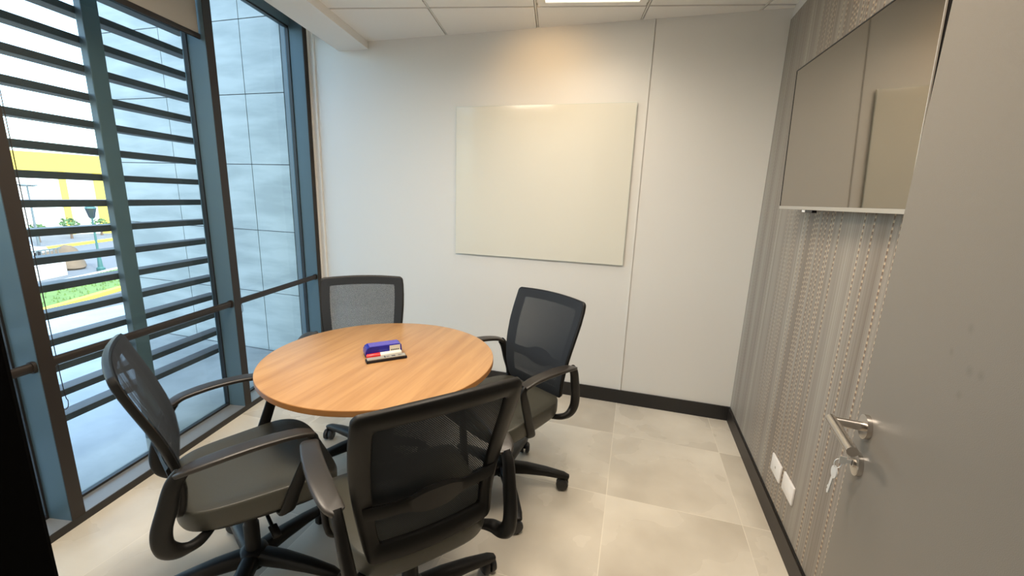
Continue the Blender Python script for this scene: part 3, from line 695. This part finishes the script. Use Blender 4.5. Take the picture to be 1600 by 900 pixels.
m = MB(); m.tube([(-0.020, 0, 0.0135), (0.070, 0, 0.0135), (0.074, 0, 0.0135)], [0.0127, 0.0127, 0.009], n=20); m.build('barrel', M['white_plastic'], root, 50)
root = empty('whiteboard_eraser', off(0, 0.094, 0.0), pr, 'glossy blue board eraser with a pale label at its right end', 'board eraser')
m = MB(); m.box((-0.078, -0.028, 0.0004), (0.078, 0.028, 0.014), 0.002); m.build('felt_pad', M['felt'], root, 40)
m = MB(); m.prism([(-0.080, 0.0145), (-0.079, 0.030), (-0.072, 0.044), (-0.060, 0.050), (0.070, 0.050), (0.078, 0.046), (0.080, 0.0145)], -0.030, 0.030, Matrix.Rotation(PI / 2, 4, 'X')); m.build('grip_body', M['blue'], root, 30)
m = MB(); m.box((0.025, -0.0308, 0.018), (0.072, -0.0301, 0.047)); m.build('paper_label', M['paper'], root)
m = MB(); m.box((-0.060, -0.026, 0.0501), (0.070, 0.026, 0.0512)); m.build('top_highlight', M['lilac'], root)  # purple highlight along the top, painted as a lilac strip
m = MB()
for k in range(5): m.box((0.031 + k * 0.0075, -0.0312, 0.024), (0.036 + k * 0.0075, -0.0309, 0.030))
m.build('print_mark', M['ink'], root)

# ------------------------------------------------------------------ CHAIRS
BV = [0.0, 0.10, 0.22, 0.36, 0.52, 0.66, 0.80, 0.92, 1.0]
BY = [-0.298, -0.284, -0.262, -0.236, -0.211, -0.197, -0.193, -0.200, -0.210]
BZ = [0.968, 0.922, 0.865, 0.798, 0.718, 0.648, 0.580, 0.524, 0.486]
BW = [0.226, 0.230, 0.231, 0.228, 0.220, 0.211, 0.201, 0.192, 0.184]
def back_pt(s, v):
    """point on the backrest surface; s in metres-fraction -1..1, v 0 top .. 1 bottom"""
    y, z, w_ = interp(BV, BY, v), interp(BV, BZ, v), interp(BV, BW, v)
    return Vector((s * w_, y - 0.030 * (1 - s * s) * (0.35 + 0.65 * math.sin(PI * min(v + 0.15, 1))), z + 0.010 * (1 - s * s) * (1 - v) - 0.012 * (1 - s * s) * v))
def back_n(s, v):
    e = 0.01
    a = back_pt(s + e, v) - back_pt(s - e, v); b_ = back_pt(s, min(v + e, 1)) - back_pt(s, max(v - e, 0))
    return a.cross(b_).normalized()          # points backwards (-y) or forwards; fixed below
def ring(hw_s, v0, v1, rs, rv, n=14):
    """rounded rectangle in (s, v)"""
    pts = []
    for cx_, cv_, a0 in ((hw_s - rs, v0 + rv, -90), (hw_s - rs, v1 - rv, 0), (-hw_s + rs, v1 - rv, 90), (-hw_s + rs, v0 + rv, 180)):
        for k in range(n + 1):
            a = R(a0 + 90 * k / n); pts.append((cx_ + rs * math.cos(a), cv_ + rv * math.sin(a)))
    out = []
    N = len(pts)
    for i in range(N):                       # refine straight runs so they follow the curved surface
        a, b_ = pts[i], pts[(i + 1) % N]
        d = math.hypot(a[0] - b_[0], (a[1] - b_[1]) * 1.1); k = max(1, int(d / 0.09)) if i % (n + 1) == n else 1
        for j in range(16 if i % (n + 1) == n else 1):
            t = j / (16 if i % (n + 1) == n else 1); out.append((a[0] + (b_[0] - a[0]) * t, a[1] + (b_[1] - a[1]) * t))
    return out
def chair_back(root):
    out = ring(1.0, 0.0, 1.0, 0.085, 0.04); inn = ring(0.775, 0.105, 0.89, 0.04, 0.02)
    mb = MB(); th = 0.0095
    prof = [(0.0, -0.7), (0.07, -1.0), (0.5, -1.02), (0.93, -1.0), (1.0, -0.7), (1.0, 0.6), (0.92, 1.0), (0.5, 1.25), (0.08, 1.0), (0.0, 0.5)]
    rings = []
    for (so_, vo), (si, vi) in zip(out, inn):
        row = []
        for f_, h in prof:
            s, v = so_ + (si - so_) * f_, vo + (vi - vo) * f_
            nn = back_n(max(-.98, min(.98, s)), v)
            if nn.y > 0: nn = -nn
            row.append(mb.bm.verts.new(back_pt(s, v) + nn * (h * th)))
        rings.append(row)
    K = len(prof)
    for a, b_ in zip(rings, rings[1:] + rings[:1]):
        for k in range(K): mb.bm.faces.new((a[k], a[(k + 1) % K], b_[(k + 1) % K], b_[k]))
    mb.build('back_frame', M['plastic'], root, 50)
    mb = MB(); NS, NV = 26, 30; uvl = mb.bm.loops.layers.uv.new('UVMap')
    for lay in (0.0104, 0.0126):          # two knitted layers, so the mesh closes up when seen edge-on
        g = {}
        for i in range(NS + 1):
            for j in range(NV + 1):
                v = 0.018 + 0.965 * j / NV; sq = 0.965 if 0 < j < NV else 0.93
                s = -sq + 2 * sq * i / NS
                nn = back_n(s, v); nn = -nn if nn.y > 0 else nn
                g[i, j] = (mb.bm.verts.new(back_pt(s, v) - nn * lay), (s * 0.21, v * 0.50))
        for i in range(NS):
            for j in range(NV):
                q = (g[i, j], g[i + 1, j], g[i + 1, j + 1], g[i, j + 1])
                f = mb.bm.faces.new([a[0] for a in q])
                for lp, a in zip(f.loops, q): lp[uvl].uv = a[1]
    mb.build('back_mesh', M['mesh'], root, 80)
    # lumbar support behind the mesh
    mb = MB(); top, bot = [], []
    NP = 28; rows = []
    for i in range(NP + 1):
        s = -0.90 + 1.8 * i / NP; bump = math.exp(-(s / 0.30) ** 4)
        v0, v1 = 0.615 - 0.045 * bump, 0.705 + 0.035 * bump
        row = []
        for v, h in ((v0, 0.013), (v0 + 0.01, 0.020 + 0.004 * bump), (v1 - 0.01, 0.020 + 0.004 * bump), (v1, 0.013), (v1 - .01, 0.007), (v0 + .01, 0.007)):
            nn = back_n(s, v); nn = -nn if nn.y > 0 else nn
            row.append(mb.bm.verts.new(back_pt(s, v) + nn * h))
        rows.append(row)
    for a, b_ in zip(rows, rows[1:]):
        for k in range(6): mb.bm.faces.new((a[k], a[(k + 1) % 6], b_[(k + 1) % 6], b_[k]))
    mb.bm.faces.new(rows[0][::-1]); mb.bm.faces.new(rows[-1])
    mb.build('lumbar_support', M['plastic'], root, 50)
def superell(hx, y0, y1, n=64, p=4.5, taper=0.03):
    out = []; yc, hy = (y0 + y1) / 2, (y1 - y0) / 2
    for k in range(n):
        a = 2 * PI * k / n; c_, s_ = math.cos(a), math.sin(a)
        x = math.copysign(abs(c_) ** (2 / p), c_); y = math.copysign(abs(s_) ** (2 / p), s_)
        out.append((x * (hx + taper * y), yc + hy * y))
    return out
def chair_seat(root):
    ol = superell(0.232, -0.222, 0.252)
    mb = MB(); cen = (0, 0.015)
    def zt(x, y):                         # top: slight dish, waterfall front
        return 0.486 - 0.006 * math.exp(-((x / 0.15) ** 2 + ((y + 0.02) / 0.15) ** 2)) - max(0, (y - 0.10)) ** 2 * 1.2 + 0.01 * (abs(x) / 0.23) ** 3
    lv = [(0.92, 0.0, 'b'), (0.985, 0.003, 'b'), (1.0, 0.012, 'b'), (1.005, 0.040, 'b'), (1.003, -0.009, 't'), (0.993, -0.002, 't'), (0.975, 0.0, 't'), (0.8, 0, 't'), (0.6, 0, 't'), (0.4, 0, 't'), (0.2, 0, 't')]
    rings = []
    for f_, dz, kd in lv:
        row = []
        for x, y in ol:
            X, Y = cen[0] + (x - cen[0]) * f_, cen[1] + (y - cen[1]) * f_
            Z = (0.418 - max(0, Y - 0.10) ** 2 * 0.6 + dz) if kd == 'b' else zt(X, Y) + dz
            row.append(mb.bm.verts.new((X, Y, Z)))
        rings.append(row)
    n_ = len(ol)
    for a, b_ in zip(rings, rings[1:]):
        for k in range(n_): mb.bm.faces.new((a[k], a[(k + 1) % n_], b_[(k + 1) % n_], b_[k]))
    mb.bm.faces.new(rings[0][::-1])
    c_ = mb.bm.verts.new((cen[0], cen[1], zt(*cen)))
    for k in range(n_): mb.bm.faces.new((rings[-1][k], rings[-1][(k + 1) % n_], c_))
    mb.build('seat', M['seat'], root, 60)
    mb = MB(); pan = superell(0.205, -0.195, 0.22); mb.prism([(x, y) for x, y in pan], 0.398, 0.4175); mb.build('seat_pan', M['plastic'], root, 40)
def chair_arm(root, sg):
    g = lambda x, y, z: Vector((sg * x, y, z))
    pad = catmull([g(0.246, -0.200, 0.668), g(0.262, -0.165, 0.684), g(0.272, -0.08, 0.697), g(0.274, 0.02, 0.701), g(0.270, 0.10, 0.694), g(0.264, 0.145, 0.678)], 5)
    N = len(pad); ra = [interp([0, .12, .35, .8, .95, 1], [0.019, 0.026, 0.030, 0.027, 0.025, 0.023], i / (N - 1)) for i in range(N)]
    mb = MB(); mb.tube(pad, ra, n=20, rb=[0.0085] * N, power=0.5); mb.build('armrest', M['arm'], root, 50)
    fr = catmull([g(0.266, 0.128, 0.684), g(0.268, 0.150, 0.655), g(0.260, 0.125, 0.58), g(0.247, 0.085, 0.48), g(0.241, 0.066, 0.425), g(0.225, 0.055, 0.405), g(0.17, 0.05, 0.400)], 6)
    N = len(fr); ra = [interp([0, .3, .7, 1], [0.009, 0.010, 0.012, 0.010], i / (N - 1)) for i in range(N)]; rb = [interp([0, .3, .7, 1], [0.010, 0.020, 0.023, 0.020], i / (N - 1)) for i in range(N)]
    mb = MB(); mb.tube(fr, ra, n=14, rb=rb, up=Vector((0, 1, 0.2)), power=0.8); mb.build('front_strut', M['plastic'], root, 50)
    jp = catmull([g(0.250, -0.190, 0.672), g(0.249, -0.212, 0.640), g(0.243, -0.232, 0.57), g(0.236, -0.252, 0.50), g(0.232, -0.250, 0.445), g(0.226, -0.222, 0.414), g(0.212, -0.18, 0.407), g(0.17, -0.14, 0.405)], 6)
    N = len(jp); ra = [interp([0, .3, .6, .85, 1], [0.013, 0.017, 0.018, 0.015, 0.010], i / (N - 1)) for i in range(N)]; rb = [interp([0, .3, .6, .85, 1], [0.019, 0.026, 0.026, 0.020, 0.012], i / (N - 1)) for i in range(N)]
    mb = MB(); mb.tube(jp, ra, n=14, rb=rb, up=Vector((0, 1, 0.15)), power=0.8); mb.build('rear_bracket', M['plastic'], root, 50)
def chair_base(root, rot, sx=0, sy_=0):
    o0 = Vector((sx, sy_, 0))
    mb = MB(); mb.box((-0.085 + sx, -0.11 + sy_, 0.345), (0.085 + sx, 0.11 + sy_, 0.3978), 0.012); mb.build('mechanism', M['plastic'], root, 40)
    mb = MB(); mb.tube([o0 + Vector((0.08, 0.03, 0.365)), o0 + Vector((0.16, 0.035, 0.355)), o0 + Vector((0.215, 0.04, 0.342))], 0.006, n=10, rb=0.005); mb.tube([o0 + Vector((0.195, 0.04, 0.345)), o0 + Vector((0.245, 0.045, 0.335))], 0.014, n=10, rb=0.005); mb.build('height_lever', M['plastic'], root, 50)
    mb = MB(); mb.lathe([(0, 0.08), (0.026, 0.08), (0.026, 0.24), (0.022, 0.245), (0.022, 0.30), (0.0155, 0.302), (0.0155, 0.346), (0, 0.346)], 24, o0); mb.build('gas_column', M['plastic'], root, 40)
    mb = MB(); mb.lathe([(0, 0.062), (0.036, 0.062), (0.047, 0.075), (0.048, 0.128), (0.040, 0.137), (0.027, 0.139), (0, 0.139)], 30, o0); mb.build('hub', M['plastic'], root, 40)
    for k in range(5):
        a = rot + 2 * PI * k / 5; d = Vector((math.cos(a), math.sin(a), 0))
        z = lambda h: Vector((0, 0, h))
        mb = MB(); mb.tube([o0 + d * 0.03 + z(.104), o0 + d * 0.12 + z(.103), o0 + d * 0.22 + z(.093), o0 + d * 0.31 + z(.077), o0 + d * 0.336 + z(.069)], [0.030, 0.029, 0.025, 0.020, 0.014], n=12, rb=[0.030, 0.025, 0.019, 0.015, 0.011], power=0.6)
        leg = mb.build('leg', M['plastic'], root, 50)
        side = Vector((-d.y, d.x, 0)); c_ = o0 + d * 0.318
        w_ = rot * 3 + k * 1.7; wd = Vector((math.cos(w_), math.sin(w_), 0)); c2 = c_ + Vector((-wd.y, wd.x, 0)) * 0.012
        mb = MB()
        for sg in (-1, 1):
            a0, a1 = c2 + wd * (sg * 0.005) + z(.0322), c2 + wd * (sg * 0.030) + z(.0322)
            mb.tube([a0, a0.lerp(a1, .3), a0.lerp(a1, .75), a1], [0.0285, 0.0315, 0.0285, 0.017], n=24)
        mb.cyl(c_ + z(.030), c_ + z(.068), 0.0065, n=12); mb.box(tuple(c2 - Vector((0.010, 0.010, 0)) + z(.026)), tuple(c2 + Vector((0.010, 0.010, 0)) + z(.056)), 0.004)
        mb.build('caster', M['caster'], leg, 40)
def office_chair(x, y, th, rot_world, label, base=(0, 0)):
    """th: direction the sitter faces"""
    root = empty('office_chair', (x, y, 0), th - PI / 2, label, 'office chair', 'office chairs round the table')
    del root['group']
    root['group'] = 'office chairs round the table'
    chair_back(root); chair_seat(root); chair_arm(root, 1); chair_arm(root, -1); chair_base(root, rot_world - (th - PI / 2), *base)
    return root
office_chair(-1.272, -1.132, R(-120), R(12), 'black mesh-back office chair between the table and the wall seam, right of the table')
office_chair(-1.985, -1.932, R(56.9), R(9), 'black mesh-back office chair seen side-on beside the window, left of the table', (0.0, -0.02))
office_chair(-1.367, -1.895, R(139.5), R(49), 'black mesh-back office chair nearest the camera, its back turned to us')
office_chair(-2.072, -1.165, R(-58.4), R(20), 'black mesh-back office chair behind the table in the window corner')
